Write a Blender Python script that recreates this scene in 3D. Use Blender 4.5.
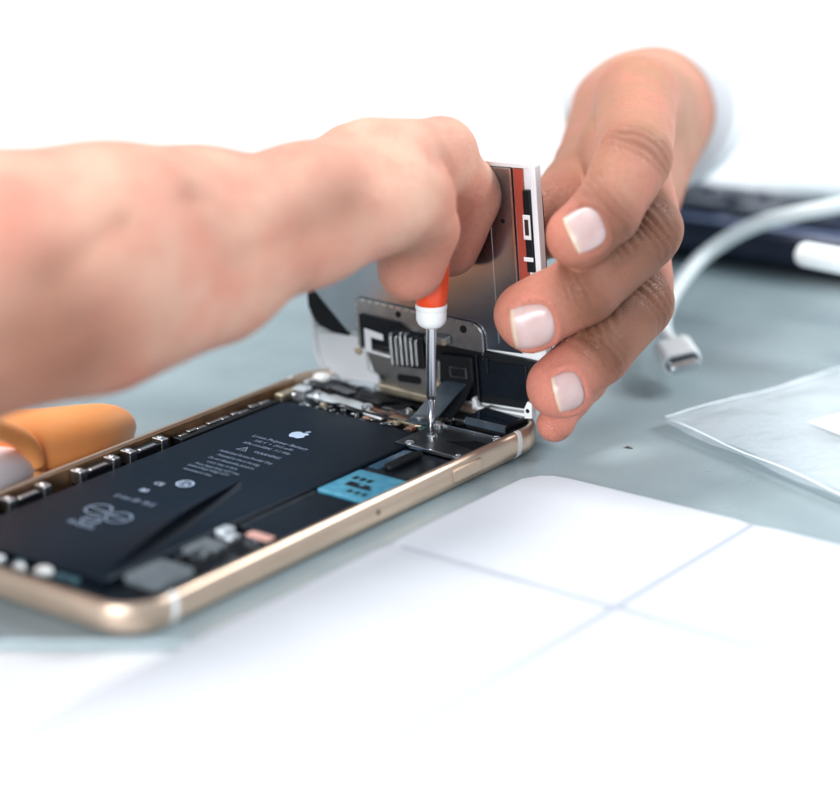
import bpy, bmesh, math, random
import numpy as np
from mathutils import Vector, Matrix

# ------------------------------------------------------------------ camera, world, lamps
MM = 0.001
sc = bpy.context.scene
C = sc.collection
for o in list(bpy.data.objects):
    bpy.data.objects.remove(o)

YAW, EL, DIST = math.radians(-36.62), math.radians(18.555), 596.0
FW = Vector((math.sin(YAW)*math.cos(EL), math.cos(YAW)*math.cos(EL), -math.sin(EL)))
RT = Vector((math.cos(YAW), -math.sin(YAW), 0))
UP = RT.cross(FW)
CAM = Vector((-9.716, 77.163, 0)) - FW*DIST
cd = bpy.data.cameras.new('camera'); cam = bpy.data.objects.new('camera', cd); C.objects.link(cam)
cam.matrix_world = Matrix((( RT.x, UP.x, -FW.x, CAM.x*MM), (RT.y, UP.y, -FW.y, CAM.y*MM), (RT.z, UP.z, -FW.z, CAM.z*MM), (0, 0, 0, 1)))
cd.sensor_width = 36; cd.lens = 107.14
cd.clip_start = 0.02; cd.clip_end = 20
cd.dof.use_dof = True; cd.dof.focus_distance = 0.553; cd.dof.aperture_fstop = 6.8
cd.dof.aperture_blades = 0
sc.camera = cam

w = bpy.data.worlds.new("World"); sc.world = w; w.use_nodes = True
nt = w.node_tree; bg = nt.nodes['Background']
tc = nt.nodes.new('ShaderNodeTexCoord'); sx = nt.nodes.new('ShaderNodeSeparateXYZ')
cr = nt.nodes.new('ShaderNodeValToRGB')
nt.links.new(tc.outputs['Generated'], sx.inputs[0]); nt.links.new(sx.outputs['Z'], cr.inputs[0])
e = cr.color_ramp.elements
e[0].position = 0.0; e[0].color = (0.07, 0.11, 0.16, 1)
e[1].position = 0.9; e[1].color = (0.60, 0.68, 0.75, 1)
m_ = cr.color_ramp.elements.new(0.42); m_.color = (0.12, 0.19, 0.27, 1)
nt.links.new(cr.outputs[0], bg.inputs['Color']); bg.inputs['Strength'].default_value = 1.0

def area(name, loc, target, size, power, col=(1, 1, 1)):
    ld = bpy.data.lights.new(name, 'AREA'); ld.shape = 'RECTANGLE'
    ld.size = size[0]; ld.size_y = size[1]; ld.energy = power; ld.color = col
    lo = bpy.data.objects.new(name, ld); C.objects.link(lo)
    lo.location = loc
    lo.rotation_euler = (Vector(target) - Vector(loc)).to_track_quat('-Z', 'Y').to_euler()
    return lo
area('key_softbox', (-0.42, 0.12, 1.05), (0, 0.03, 0), (0.40, 0.40), 13.5, (1.0, 0.985, 0.96))
area('fill_softbox', (0.22, -1.0, 0.27), (0, 0.05, 0.03), (0.7, 0.3), 15.5, (0.93, 0.97, 1.0))

area('back_softbox', (0.52, 0.75, 0.60), (0.07, 0.26, 0), (0.4, 0.4), 12.0, (0.97, 0.99, 1.0))
sc.cycles.caustics_reflective = False; sc.cycles.caustics_refractive = False

sc.view_settings.view_transform = 'Standard'; sc.view_settings.look = 'None'
sc.view_settings.gamma = 1.0; sc.view_settings.exposure = 0.0
sc.view_settings.use_curve_mapping = False

# ------------------------------------------------------------------ materials
def mat(name, col, rough=0.5, metal=0.0, var=0.0, vscale=300, bump=0.0, bscale=800, spec=0.5, sss=0, coat=0,
        aniso=0, rvar=0.0, col2=None, dist=0.0002, transm=0, alpha=1, ior=None):
    m = bpy.data.materials.new(name); m.use_nodes = True
    n = m.node_tree.nodes; l = m.node_tree.links; b = n['Principled BSDF']
    b.inputs['Base Color'].default_value = (*col, 1); b.inputs['Roughness'].default_value = rough
    b.inputs['Metallic'].default_value = metal; b.inputs['Specular IOR Level'].default_value = spec
    if coat: b.inputs['Coat Weight'].default_value = coat; b.inputs['Coat Roughness'].default_value = 0.15
    if transm: b.inputs['Transmission Weight'].default_value = transm
    if alpha < 1: b.inputs['Alpha'].default_value = alpha
    if ior: b.inputs['IOR'].default_value = ior
    if aniso: b.inputs['Anisotropic'].default_value = aniso
    if sss:
        b.inputs['Subsurface Weight'].default_value = sss
        b.inputs['Subsurface Radius'].default_value = (1.0, 0.35, 0.18)
        b.inputs['Subsurface Scale'].default_value = 0.0035
    t = n.new('ShaderNodeTexCoord')
    if var or col2:
        ns = n.new('ShaderNodeTexNoise'); ns.inputs['Scale'].default_value = vscale; ns.inputs['Detail'].default_value = 5
        l.new(t.outputs['Object'], ns.inputs['Vector'])
        mx = n.new('ShaderNodeMix'); mx.data_type = 'RGBA'
        c2 = col2 if col2 else tuple(max(0, c*(1-var)) for c in col)
        mx.inputs[6].default_value = (*col, 1); mx.inputs[7].default_value = (*c2, 1)
        rp = n.new('ShaderNodeMapRange'); rp.inputs['From Min'].default_value = 0.35; rp.inputs['From Max'].default_value = 0.65
        l.new(ns.outputs['Fac'], rp.inputs['Value']); l.new(rp.outputs[0], mx.inputs[0]); l.new(mx.outputs[2], b.inputs['Base Color'])
    if rvar:
        ns = n.new('ShaderNodeTexNoise'); ns.inputs['Scale'].default_value = vscale*0.7; ns.inputs['Detail'].default_value = 6
        l.new(t.outputs['Object'], ns.inputs['Vector'])
        rp = n.new('ShaderNodeMapRange'); rp.inputs['From Min'].default_value = 0.3; rp.inputs['From Max'].default_value = 0.7
        rp.inputs['To Min'].default_value = max(0.02, rough-rvar); rp.inputs['To Max'].default_value = min(1, rough+rvar)
        l.new(ns.outputs['Fac'], rp.inputs['Value']); l.new(rp.outputs[0], b.inputs['Roughness'])
    if bump:
        ns = n.new('ShaderNodeTexNoise'); ns.inputs['Scale'].default_value = bscale; ns.inputs['Detail'].default_value = 6
        l.new(t.outputs['Object'], ns.inputs['Vector'])
        bp = n.new('ShaderNodeBump'); bp.inputs['Strength'].default_value = bump; bp.inputs['Distance'].default_value = dist
        l.new(ns.outputs['Fac'], bp.inputs['Height']); l.new(bp.outputs[0], b.inputs['Normal'])
    return m

M = dict(
    desk=mat('desk white laminate', (0.86, 0.87, 0.88), 0.5, bump=0.05, bscale=500),
    mat=mat('grey green bench surface', (0.295, 0.36, 0.378), 0.34, col2=(0.252, 0.312, 0.332), vscale=45, rvar=0.14, bump=0.12, bscale=1400),
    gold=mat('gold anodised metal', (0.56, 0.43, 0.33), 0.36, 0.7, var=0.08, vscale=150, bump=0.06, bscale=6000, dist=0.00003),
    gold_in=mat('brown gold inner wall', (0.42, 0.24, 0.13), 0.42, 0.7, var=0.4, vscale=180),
    band=mat('white antenna plastic', (0.85, 0.86, 0.85), 0.35),
    tray=mat('dark chassis', (0.030, 0.030, 0.034), 0.5, 0.3, var=0.4, vscale=200, bump=0.2, bscale=900),
    battery=mat('black battery film', (0.005, 0.010, 0.018), 0.38, spec=0.14, rvar=0.06, vscale=90, bump=0.06, bscale=260, dist=0.0002),
    film=mat('lifted black film', (0.007, 0.010, 0.016), 0.38, spec=0.4),
    print_=mat('grey print', (0.15, 0.20, 0.28), 0.5),
    logo=mat('pale print', (0.42, 0.53, 0.70), 0.45),
    black=mat('matt black plastic', (0.006, 0.007, 0.009), 0.5, spec=0.22, bump=0.15, bscale=1500),
    blackg=mat('satin black plastic', (0.007, 0.010, 0.015), 0.30, spec=0.25, var=0.3, bump=0.1, bscale=700),
    steel=mat('stainless steel', (0.62, 0.63, 0.64), 0.30, 1.0, var=0.12, vscale=400, bump=0.05, bscale=3000, dist=0.00004),
    steeld=mat('dark steel cover', (0.17, 0.18, 0.19), 0.33, 0.9, var=0.45, vscale=160, rvar=0.1),
    plate=mat('display backing steel', (0.46, 0.47, 0.50), 0.19, 1.0, var=0.1, vscale=90, bump=0.08, bscale=2500, dist=0.00004),
    bracket=mat('brushed bracket', (0.42, 0.42, 0.42), 0.36, 1.0, var=0.25, vscale=240, bump=0.2, bscale=2400, dist=0.00005),
    silver=mat('bright silver', (0.82, 0.84, 0.85), 0.22, 1.0, var=0.15, vscale=600),
    silverw=mat('satin white metal', (0.74, 0.80, 0.84), 0.34, 0.55, var=0.1, vscale=300),
    copper=mat('copper pad', (0.62, 0.33, 0.22), 0.38, 0.7, var=0.3, vscale=500),
    goldled=mat('pale gold metal', (0.72, 0.62, 0.46), 0.34, 0.85, var=0.2, vscale=500),
    blue=mat('blue card tray', (0.045, 0.24, 0.37), 0.4, col2=(0.09, 0.33, 0.46), vscale=500),
    bluegrey=mat('ribbon cable', (0.045, 0.065, 0.085), 0.38, var=0.35, vscale=300),
    foam=mat('grey foam', (0.16, 0.19, 0.21), 0.7, var=0.3, vscale=300, bump=0.2),
    white=mat('white plastic', (0.80, 0.82, 0.83), 0.30, sss=0.0, var=0.04, vscale=200),
    cable=mat('white cable rubber', (0.78, 0.84, 0.85), 0.42, bump=0.05),
    glass=mat('front glass', (0.02, 0.02, 0.022), 0.06),
    lens=mat('dark blue glass', (0.01, 0.02, 0.035), 0.08, coat=1),
    red=mat('orange red handle', (0.80, 0.075, 0.018), 0.36, sss=0.0),
    collar=mat('white swivel collar', (0.86, 0.86, 0.86), 0.42),
    shaft=mat('chrome shaft', (0.60, 0.62, 0.66), 0.24, 1.0),
    orange=mat('orange plastic', (1.0, 0.43, 0.15), 0.38, col2=(1.0, 0.37, 0.11), vscale=60),
    tube=mat('pale pink white plastic', (0.78, 0.72, 0.74), 0.4),
    paper=mat('white card', (0.53, 0.55, 0.59), 0.65, var=0.03, vscale=60, bump=0.12, bscale=900),
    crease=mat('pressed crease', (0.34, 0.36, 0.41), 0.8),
    laptop=mat('dark blue grey shell', (0.028, 0.036, 0.065), 0.25, 0.4, var=0.3, vscale=40),
    keys=mat('laptop keys', (0.020, 0.025, 0.05), 0.3),
    label=mat('white label', (0.86, 0.87, 0.88), 0.6),
    nail=mat('nail', (0.50, 0.325, 0.30), 0.28, sss=0.3, spec=0.5, col2=(0.56, 0.42, 0.405), vscale=160, bump=0.05, bscale=500),
    nailtip=mat('nail edge', (0.58, 0.44, 0.33), 0.35, sss=0.2),
    crumb=mat('dark crumb', (0.05, 0.04, 0.04), 0.7),
    cloth=mat('white cotton', (0.84, 0.85, 0.87), 0.85, bump=0.3, bscale=1500),
)

def skin_mat(name, base, red, dark, tipred=True):
    m = bpy.data.materials.new(name); m.use_nodes = True
    n = m.node_tree.nodes; l = m.node_tree.links; b = n['Principled BSDF']
    t = n.new('ShaderNodeTexCoord')
    def noise(s, d=4, r=0.55):
        x = n.new('ShaderNodeTexNoise'); x.inputs['Scale'].default_value = s; x.inputs['Detail'].default_value = d
        x.inputs['Roughness'].default_value = r; l.new(t.outputs['Object'], x.inputs['Vector']); return x
    def rng(src, a, c, lo=0, hi=1):
        x = n.new('ShaderNodeMapRange'); x.inputs['From Min'].default_value = a; x.inputs['From Max'].default_value = c
        x.inputs['To Min'].default_value = lo; x.inputs['To Max'].default_value = hi; l.new(src, x.inputs['Value']); return x.outputs[0]
    def mixc(f, a, c):
        x = n.new('ShaderNodeMix'); x.data_type = 'RGBA'; l.new(f, x.inputs[0])
        (l.new(a, x.inputs[6]) if not isinstance(a, tuple) else setattr(x.inputs[6], 'default_value', (*a, 1)))
        (l.new(c, x.inputs[7]) if not isinstance(c, tuple) else setattr(x.inputs[7], 'default_value', (*c, 1)))
        return x.outputs[2]
    c0 = mixc(rng(noise(70).outputs['Fac'], 0.38, 0.66, 0, 0.75), base, red)
    at = n.new('ShaderNodeAttribute'); at.attribute_name = 'blush'
    c1 = mixc(rng(at.outputs['Fac'], 0, 1, 0, 1), c0, red)
    at2 = n.new('ShaderNodeAttribute'); at2.attribute_name = 'tan'
    c2 = mixc(rng(at2.outputs['Fac'], 0, 1, 0, 1), c1, dark)
    fine = noise(900, 3)
    c3 = mixc(rng(fine.outputs['Fac'], 0.5, 0.75, 0, 0.22), c2, dark)
    l.new(c3, b.inputs['Base Color'])
    b.inputs['Subsurface Weight'].default_value = 0.4
    b.inputs['Subsurface Radius'].default_value = (1.0, 0.36, 0.2); b.inputs['Subsurface Scale'].default_value = 0.0018
    b.inputs['Roughness'].default_value = 0.5; b.inputs['Specular IOR Level'].default_value = 0.42
    vo = n.new('ShaderNodeTexVoronoi'); vo.feature = 'DISTANCE_TO_EDGE'; vo.inputs['Scale'].default_value = 1500
    wr = noise(600, 6, 0.7)
    wp = n.new('ShaderNodeVectorMath'); wp.operation = 'MULTIPLY_ADD'
    l.new(wr.outputs['Color'], wp.inputs[0]); wp.inputs[1].default_value = (0.0012,)*3; l.new(t.outputs['Object'], wp.inputs[2])
    l.new(wp.outputs[0], vo.inputs['Vector'])
    h = rng(vo.outputs['Distance'], 0.0, 0.16)
    ad = n.new('ShaderNodeMath'); ad.operation = 'MULTIPLY_ADD'; l.new(wr.outputs['Fac'], ad.inputs[0]); ad.inputs[1].default_value = 1.1
    l.new(h, ad.inputs[2])
    bp = n.new('ShaderNodeBump'); bp.inputs['Strength'].default_value = 0.55; bp.inputs['Distance'].default_value = 0.00022
    l.new(ad.outputs[0], bp.inputs['Height']); l.new(bp.outputs[0], b.inputs['Normal'])
    return m
M['skin'] = skin_mat('skin of fingers', (0.46, 0.215, 0.13), (0.58, 0.21, 0.15), (0.17, 0.062, 0.03))
M['skin2'] = skin_mat('skin of forearm', (0.66, 0.385, 0.28), (0.62, 0.235, 0.165), (0.30, 0.125, 0.075))

# ------------------------------------------------------------------ mesh helpers (all in millimetres)
class MB:
    def __init__(s): s.v = []; s.f = []; s.mi = []
    def add(s, vs, fs, mi=0):
        k = len(s.v); s.v += [tuple(v) for v in vs]; s.f += [tuple(i+k for i in f) for f in fs]; s.mi += [mi]*len(fs); return s
    def box(s, x0, x1, y0, y1, z0, z1, mi=0, mx=None):
        vs = [Vector((x, y, z)) for z in (z0, z1) for (x, y) in ((x0, y0), (x1, y0), (x1, y1), (x0, y1))]
        if mx: vs = [mx @ v for v in vs]
        return s.add(vs, [(0, 3, 2, 1), (4, 5, 6, 7), (0, 1, 5, 4), (1, 2, 6, 5), (2, 3, 7, 6), (3, 0, 4, 7)], mi)
    def prism(s, pts, h0, h1, axis='z', mi=0):
        """outline in the (x,y) plane extruded in z; axis='y': outline in (x,z) extruded in y"""
        n = len(pts)
        if axis == 'z': vs = [(p[0], p[1], h0) for p in pts] + [(p[0], p[1], h1) for p in pts]
        else: vs = [(p[0], h0, p[1]) for p in pts] + [(p[0], h1, p[1]) for p in pts]
        return s.add(vs, [tuple(reversed(range(n))), tuple(range(n, 2*n))] + [(i, (i+1) % n, n+(i+1) % n, n+i) for i in range(n)], mi)
    def tube(s, path, r, seg=14, mi=0, flat=1.0, cap=True, upv=(0, 0, 1)):
        P = [Vector(p) for p in path]; n = len(P); R = r if hasattr(r, '__len__') else [r]*n
        vs = []
        for i, p in enumerate(P):
            t = (P[min(i+1, n-1)] - P[max(i-1, 0)]).normalized()
            a = t.cross(Vector(upv)); a = a.normalized() if a.length > 1e-4 else t.orthogonal().normalized()
            b_ = a.cross(t)
            for k in range(seg):
                g = 2*math.pi*k/seg; vs.append(p + a*math.cos(g)*R[i] + b_*math.sin(g)*R[i]*flat)
        fs = [(i*seg+k, i*seg+(k+1) % seg, (i+1)*seg+(k+1) % seg, (i+1)*seg+k) for i in range(n-1) for k in range(seg)]
        if cap: fs += [tuple(reversed(range(seg))), tuple(range((n-1)*seg, n*seg))]
        return s.add(vs, fs, mi)
    def lathe(s, prof, c=(0, 0, 0), seg=32, axis='z', mi=0):
        vs = []
        for r_, h in prof:
            for k in range(seg):
                g = 2*math.pi*k/seg; x, y = r_*math.cos(g), r_*math.sin(g)
                v = (x, y, h) if axis == 'z' else (x, h, y)
                vs.append((v[0]+c[0], v[1]+c[1], v[2]+c[2]))
        n = len(prof)
        fs = [(i*seg+k, i*seg+(k+1) % seg, (i+1)*seg+(k+1) % seg, (i+1)*seg+k) for i in range(n-1) for k in range(seg)]
        fs += [tuple(reversed(range(seg))), tuple(range((n-1)*seg, n*seg))]
        return s.add(vs, fs, mi)
    def build(s, name, m, parent=None, bevel=0, smooth=False, seg=2, sub=0, mats=None):
        me = bpy.data.meshes.new(name)
        me.from_pydata([(x*MM, y*MM, z*MM) for x, y, z in s.v], [], s.f); me.update()
        bm = bmesh.new(); bm.from_mesh(me); bmesh.ops.recalc_face_normals(bm, faces=bm.faces); bm.to_mesh(me); bm.free()
        for mm_ in (mats or [m]): me.materials.append(mm_)
        if mats:
            for p, i in zip(me.polygons, s.mi): p.material_index = i
        if smooth:
            for p in me.polygons: p.use_smooth = True
        o = bpy.data.objects.new(name, me); C.objects.link(o)
        if bevel:
            b = o.modifiers.new('bevel', 'BEVEL'); b.width = bevel*MM; b.segments = seg; b.limit_method = 'ANGLE'; b.angle_limit = math.radians(35)
            b.harden_normals = False
        if sub:
            b = o.modifiers.new('sub', 'SUBSURF'); b.levels = sub; b.render_levels = sub
        if parent: o.parent = parent
        return o

def tag(o, label=None, cat=None, group=None, kind=None):
    if label: o['label'] = label
    if cat: o['category'] = cat
    if group: o['group'] = group
    if kind: o['kind'] = kind
    return o
def empty(name, label, cat, loc=(0, 0, 0), mx=None, group=None):
    o = bpy.data.objects.new(name, None); C.objects.link(o); o.empty_display_size = 0.01
    if mx: o.matrix_world = mx
    else: o.location = Vector(loc)*MM
    return tag(o, label, cat, group)

def rrect(x0, x1, y0, y1, r, seg=6, radii=None):
    R = radii or (r, r, r, r)   # corners: (x1,y0) (x1,y1) (x0,y1) (x0,y0)
    cs = [(x1-R[0], y0+R[0], -90, R[0]), (x1-R[1], y1-R[1], 0, R[1]), (x0+R[2], y1-R[2], 90, R[2]), (x0+R[3], y0+R[3], 180, R[3])]
    out = []
    for cx, cy, a0, rr in cs:
        if rr <= 0: out.append((cx, cy)); continue
        for k in range(seg+1):
            a = math.radians(a0 + 90*k/seg); out.append((cx+rr*math.cos(a), cy+rr*math.sin(a)))
    return out

def screw(x, y, z, r, parent, m=None, mx=None, axis='z'):
    mb = MB()
    mb.lathe([(r, 0), (r, 0.35*r), (r*0.8, 0.6*r), (r*0.45, 0.62*r), (r*0.4, 0.3*r)], (x, y, z) if axis == 'z' else (0, 0, 0), 16)
    if axis == 'y':
        mb.v = [(vx+x, -vz+y, vy+z) for vx, vy, vz in mb.v]
    return mb.build('screw', m or M['silver'], parent, smooth=False)

# ------------------------------------------------------------------ setting: white desk and grey-green bench surface
mb = MB(); mb.box(-1800, 1800, -700, 1900, -24, -2.2)
tag(mb.build('desk', M['desk'], bevel=2), kind='structure')
mb = MB()
b0 = Vector((-137, 249, 0)); f0 = Vector((73.7, -35.1, 0))
outl = [f0-RT*420, f0+RT*430, b0+RT*430, b0-RT*420]
mb.prism([(p.x, p.y) for p in outl], -2.2, 0)
tag(mb.build('tabletop', M['mat'], bevel=0.8), kind='structure')

# ------------------------------------------------------------------ the opened phone
ph = empty('phone', 'opened gold phone lying face up with its black battery showing', 'phone')

def rim_profile():   # (inset, z) from inner floor round to the underside
    return [(3.0, 1.2), (1.9, 1.3), (1.75, 5.6), (1.65, 6.55), (1.45, 6.75), (0.95, 6.75), (0.5, 6.5), (0.18, 5.7), (0.03, 4.6), (0, 3.5), (0.08, 2.4), (0.4, 1.3), (1.1, 0.5), (2.2, 0.1), (3.4, 0.0)]
def ring(prof, x, y, r, seg=12, close=False):
    mb = MB(); rows = []
    for ins, z in prof:
        rows.append([(px, py, z) for px, py in rrect(-x+ins, x-ins, -y+ins, y-ins, max(r-ins, 0.5), seg)])
    n = len(rows[0]); vs = [p for row in rows for p in row]
    fs = [(i*n+k, i*n+(k+1) % n, (i+1)*n+(k+1) % n, (i+1)*n+k) for i in range(len(rows)-1) for k in range(n)]
    fs.append(tuple(range(n))); fs.append(tuple((len(rows)-1)*n+k for k in range(n)))
    mb.add(vs, fs); return mb
hs = ring(rim_profile(), 33.55, 69.15, 9.6, 14).build('housing', M['gold'], ph, smooth=False)
for p in hs.data.polygons:
    p.use_smooth = len(p.vertices) == 4
for sx_ in (-1, 1):
    for yy in (-57.6, 56.3):
        mb = MB(); pr = rim_profile()[2:14]
        pts = [(sx_*(33.55-i+0.05), z+(0.04 if z > 6 else 0)) for i, z in pr]
        mb.prism(pts, yy-0.75, yy+0.75, 'y'); mb.build('antenna_band', M['band'], hs)
mb = MB(); mb.box(33.3, 33.95, 31.0, 41.0, 2.3, 5.3); mb.build('side_button', M['gold'], ph, bevel=0.35, seg=3)
mb = MB(); mb.lathe([(0.55, 33.2), (0.55, 33.6), (0.4, 33.62)], seg=16); mb.v = [(z, y+4.6, x+3.8) for x, y, z in mb.v]
mb.build('pin_hole', M['black'], ph)
# inner lining: brown gold wall on the long left side plus dark tray
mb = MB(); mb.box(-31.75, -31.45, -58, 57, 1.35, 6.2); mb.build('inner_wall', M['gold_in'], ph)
mb = MB(); mb.prism(rrect(-31.4, 31.4, -66.9, 66.9, 7.4, 8), 1.25, 1.7); mb.build('chassis_tray', M['tray'], ph)

# battery
bat_out = rrect(-26.6, 14.7, -57.5, 47.2, 1.6, 5)
mb = MB(); mb.prism(bat_out, 1.75, 4.6); bat = mb.build('battery', M['battery'], ph, bevel=0.5, seg=3)
tag(bat, 'black battery with small pale print')
# dark film along the battery's near right part: a lifted sheet with a curled edge
mb = MB()
pts = []
N_ = 24
for i in range(N_+1):
    t = i/N_
    y = 1.5 - 57.0*t
    xr = -0.6 + 13.6*(t**0.85)                  # free edge runs outwards to the corner
    lift = 2.1*(math.sin(math.pi*min(1, t*0.98))**1.2)
    for j in range(13):
        s_ = j/12; x = -26.0 + (xr+26.0)*s_
        z = 4.61 + lift*(max(0, (s_-0.76)/0.24))**1.6
        pts.append((x, y, z))
fs = [(i*13+j, i*13+j+1, (i+1)*13+j+1, (i+1)*13+j) for i in range(N_) for j in range(12)]
mb.add(pts, fs)
fl = mb.build('battery_film', M['battery'], bat, smooth=True)
mb = MB(); mb.add([(-0.2, 0.6, 4.63), (3.2, -3.0, 4.63), (14.2, -44, 4.63), (14.2, -56, 4.63), (9, -56, 4.63)], [(0, 1, 2, 3, 4)])
mb.build('adhesive_strip', M['film'], bat)

FONT = None
def text_mesh(lines, parent, m, name='printed_text'):
    """lines: (string, x, y, size, align) printed along +x on the battery"""
    mb = MB()
    dg = bpy.context.evaluated_depsgraph_get()
    for (s, x, y, z, size, al, xs) in lines:
        cu = bpy.data.curves.new('t', 'FONT'); cu.body = s; cu.size = size; cu.align_x = al; cu.resolution_u = 2; cu.extrude = 0.0
        cu.offset = 0.012*size
        ob = bpy.data.objects.new('t', cu); C.objects.link(ob)
        bpy.context.view_layer.update(); dg = bpy.context.evaluated_depsgraph_get()
        me = bpy.data.meshes.new_from_object(ob.evaluated_get(dg))
        mb.add([(x+v.co.x*xs, y+v.co.y, z) for v in me.vertices], [tuple(p.vertices) for p in me.polygons])
        bpy.data.objects.remove(ob); bpy.data.meshes.remove(me)
    return mb.build(name, m, parent)
TZ = 4.66; TZ2 = 4.86
text_mesh([
    ('Li-ion Polymer Battery', -8.6, 23.2, TZ, 2.0, 'CENTER', 0.86),
    ('3.82 V  =  2915 mAh', -8.6, 21.0, TZ, 1.8, 'CENTER', 0.72),
    ('APN: 616-00042  11.1 Whr', -8.6, 18.6, TZ, 1.8, 'CENTER', 0.66),
    ('WARNING', -5.6, 15.2, TZ, 1.8, 'CENTER', 0.86),
    ('Authorized Service Provider Only', -8.6, 11.6, TZ, 1.75, 'CENTER', 0.62),
    ('Potential for fire or burning.', -8.6, 9.2, TZ, 1.7, 'CENTER', 0.62),
    ('Do not disassemble, puncture,', -8.6, 6.9, TZ, 1.7, 'CENTER', 0.62),
    ('crush, heat, or burn.', -9.2, 4.6, TZ, 1.7, 'CENTER', 0.62),
    ('Power Supply Rating: 4.35 V max', -8.8, 2.4, TZ, 1.6, 'CENTER', 0.58),
    ('Limited Charge Voltage 4.35 V', -9.4, 0.2, TZ2, 1.6, 'CENTER', 0.58),
    ('Assembled in China', -10.4, -2.1, TZ2, 1.6, 'CENTER', 0.62),
    ('Li-ion 00  PS E', -9.6, -23.0, TZ2, 2.6, 'CENTER', 0.7),
    ('Recycle', -9.0, -39.5, TZ2, 2.6, 'CENTER', 0.9)], bat, M['print_'])
# warning triangle and certification marks
mb = MB()
def tri(cx, cy, s, z, wd, mb):
    P = [(cx+s*math.cos(math.radians(a)), cy+s*math.sin(math.radians(a))) for a in (90, 210, 330)]
    Q = [(cx+(s-wd)*math.cos(math.radians(a)), cy+(s-wd)*math.sin(math.radians(a))) for a in (90, 210, 330)]
    mb.add([(x, y, z) for x, y in P+Q], [(0, 1, 4, 3), (1, 2, 5, 4), (2, 0, 3, 5)])
tri(-12.4, 15.6, 1.75, TZ, 0.55, mb); mb.build('warning_triangle', M['print_'], bat)
mb = MB(); mb.box(-12.52, -12.28, 15.2, 16.4, TZ-0.01, TZ); mb.build('printed_stroke', M['print_'], bat)
def circ(cx, cy, r, z, wd, mb, n=28, xs=1.0, a0=0, a1=360):
    vs = []
    for k in range(n+1):
        a = math.radians(a0+(a1-a0)*k/n); vs += [(cx+r*math.cos(a)*xs, cy+r*math.sin(a), z), (cx+(r-wd)*math.cos(a)*xs, cy+(r-wd)*math.sin(a), z)]
    mb.add(vs, [(2*k, 2*k+1, 2*k+3, 2*k+2) for k in range(n)])
for cx_, cy_, r_ in ((-12.0, -30.5, 3.0), (-5.5, -31.5, 3.0), (-9.0, -36.0, 2.2)):
    mb = MB(); circ(cx_, cy_, r_, TZ2, 0.5, mb); mb.box(cx_-r_*.75, cx_+r_*.75, cy_-.25, cy_+.25, TZ2-0.01, TZ2); mb.build('printed_symbol', M['print_'], bat)
mb = MB(); circ(-7.8, -8.6, 2.0, TZ2, 0.45, mb)
mb.build('certification_mark', M['logo'], bat)
text_mesh([('UL', -7.8, -9.5, TZ2, 2.6, 'CENTER', 0.85), ('CE', -12.2, -12.6, TZ2, 2.2, 'CENTER', 0.9), ('80', -12.0, -17.5, TZ2, 2.4, 'CENTER', 0.9)], bat, M['logo'], 'certification_text')
# fruit emblem
mb = MB()
prof = [(0.0, 1.55), (0.55, 1.85), (1.2, 1.95), (1.8, 1.65), (2.1, 1.3), (1.75, 0.85), (1.65, 0.3), (1.85, -0.25), (2.25, -0.6), (2.0, -1.3), (1.6, -1.95), (1.15, -2.35), (0.6, -2.3), (0.1, -2.1),
        (-0.4, -2.3), (-0.95, -2.4), (-1.5, -2.0), (-2.05, -1.2), (-2.35, -0.2), (-2.35, 0.6), (-2.05, 1.3), (-1.55, 1.8), (-0.9, 1.95), (-0.4, 1.75)]
ex, ey, es = -8.6, 30.3, 0.92
mb.add([(ex+x*es, ey+y*es, TZ) for x, y in prof], [tuple(range(len(prof)))])
leaf = [(0.0, 2.15), (0.1, 2.8), (0.55, 3.35), (1.15, 3.55), (1.15, 3.0), (0.75, 2.4)]
mb.add([(ex+x*es, ey+y*es, TZ) for x, y in leaf], [tuple(range(len(leaf)))])
mb.build('fruit_emblem', M['logo'], bat)

# left side rail: dark strip and silver clips
mb = MB(); mb.box(-31.4, -28.0, 13, 47, 1.75, 4.3); mb.build('side_rail', M['black'], ph, bevel=0.3)
mb = MB()
random.seed(4)
yy = 14.5
while yy < 45:
    L_ = random.uniform(1.6, 4.2); zz = 4.35+random.uniform(0, 0.5)
    mb.box(-30.9+random.uniform(-.2, .4), -29.9+random.uniform(0, .5), yy, yy+L_, zz-0.4, zz); yy += L_+random.uniform(0.3, 1.6)
mb.build('contact_spring', M['silver'], ph, bevel=0.15)
for yc in (-50.0, -34.0, -13.0, 2.5):
    mb = MB(); mb.box(-31.4, -28.2, yc-5.6, yc+5.6, 2.0, 5.2); cl = mb.build('clip', M['black'], ph, bevel=0.3)
    mb = MB(); mb.box(-31.2, -28.0, yc-6.2, yc-4.0, 3.0, 6.0); mb.box(-31.2, -28.0, yc+4.0, yc+6.2, 3.0, 6.0)
    mb.box(-29.4, -28.3, yc-2.8, yc+2.6, 4.9, 5.6); mb.lathe([(0.9, 5.8), (0.9, 6.25), (0.5, 6.3)], (-29.6, yc-5.1, 0), 12); mb.lathe([(0.9, 5.8), (0.9, 6.25), (0.5, 6.3)], (-29.6, yc+5.1, 0), 12)
    mb.build('clip_bracket', M['steel'], cl, bevel=0.25)
mb = MB(); mb.box(-27.9, -26.75, -56, 46, 1.75, 3.2); mb.build('flex_strip', M['blackg'], ph)

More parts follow.
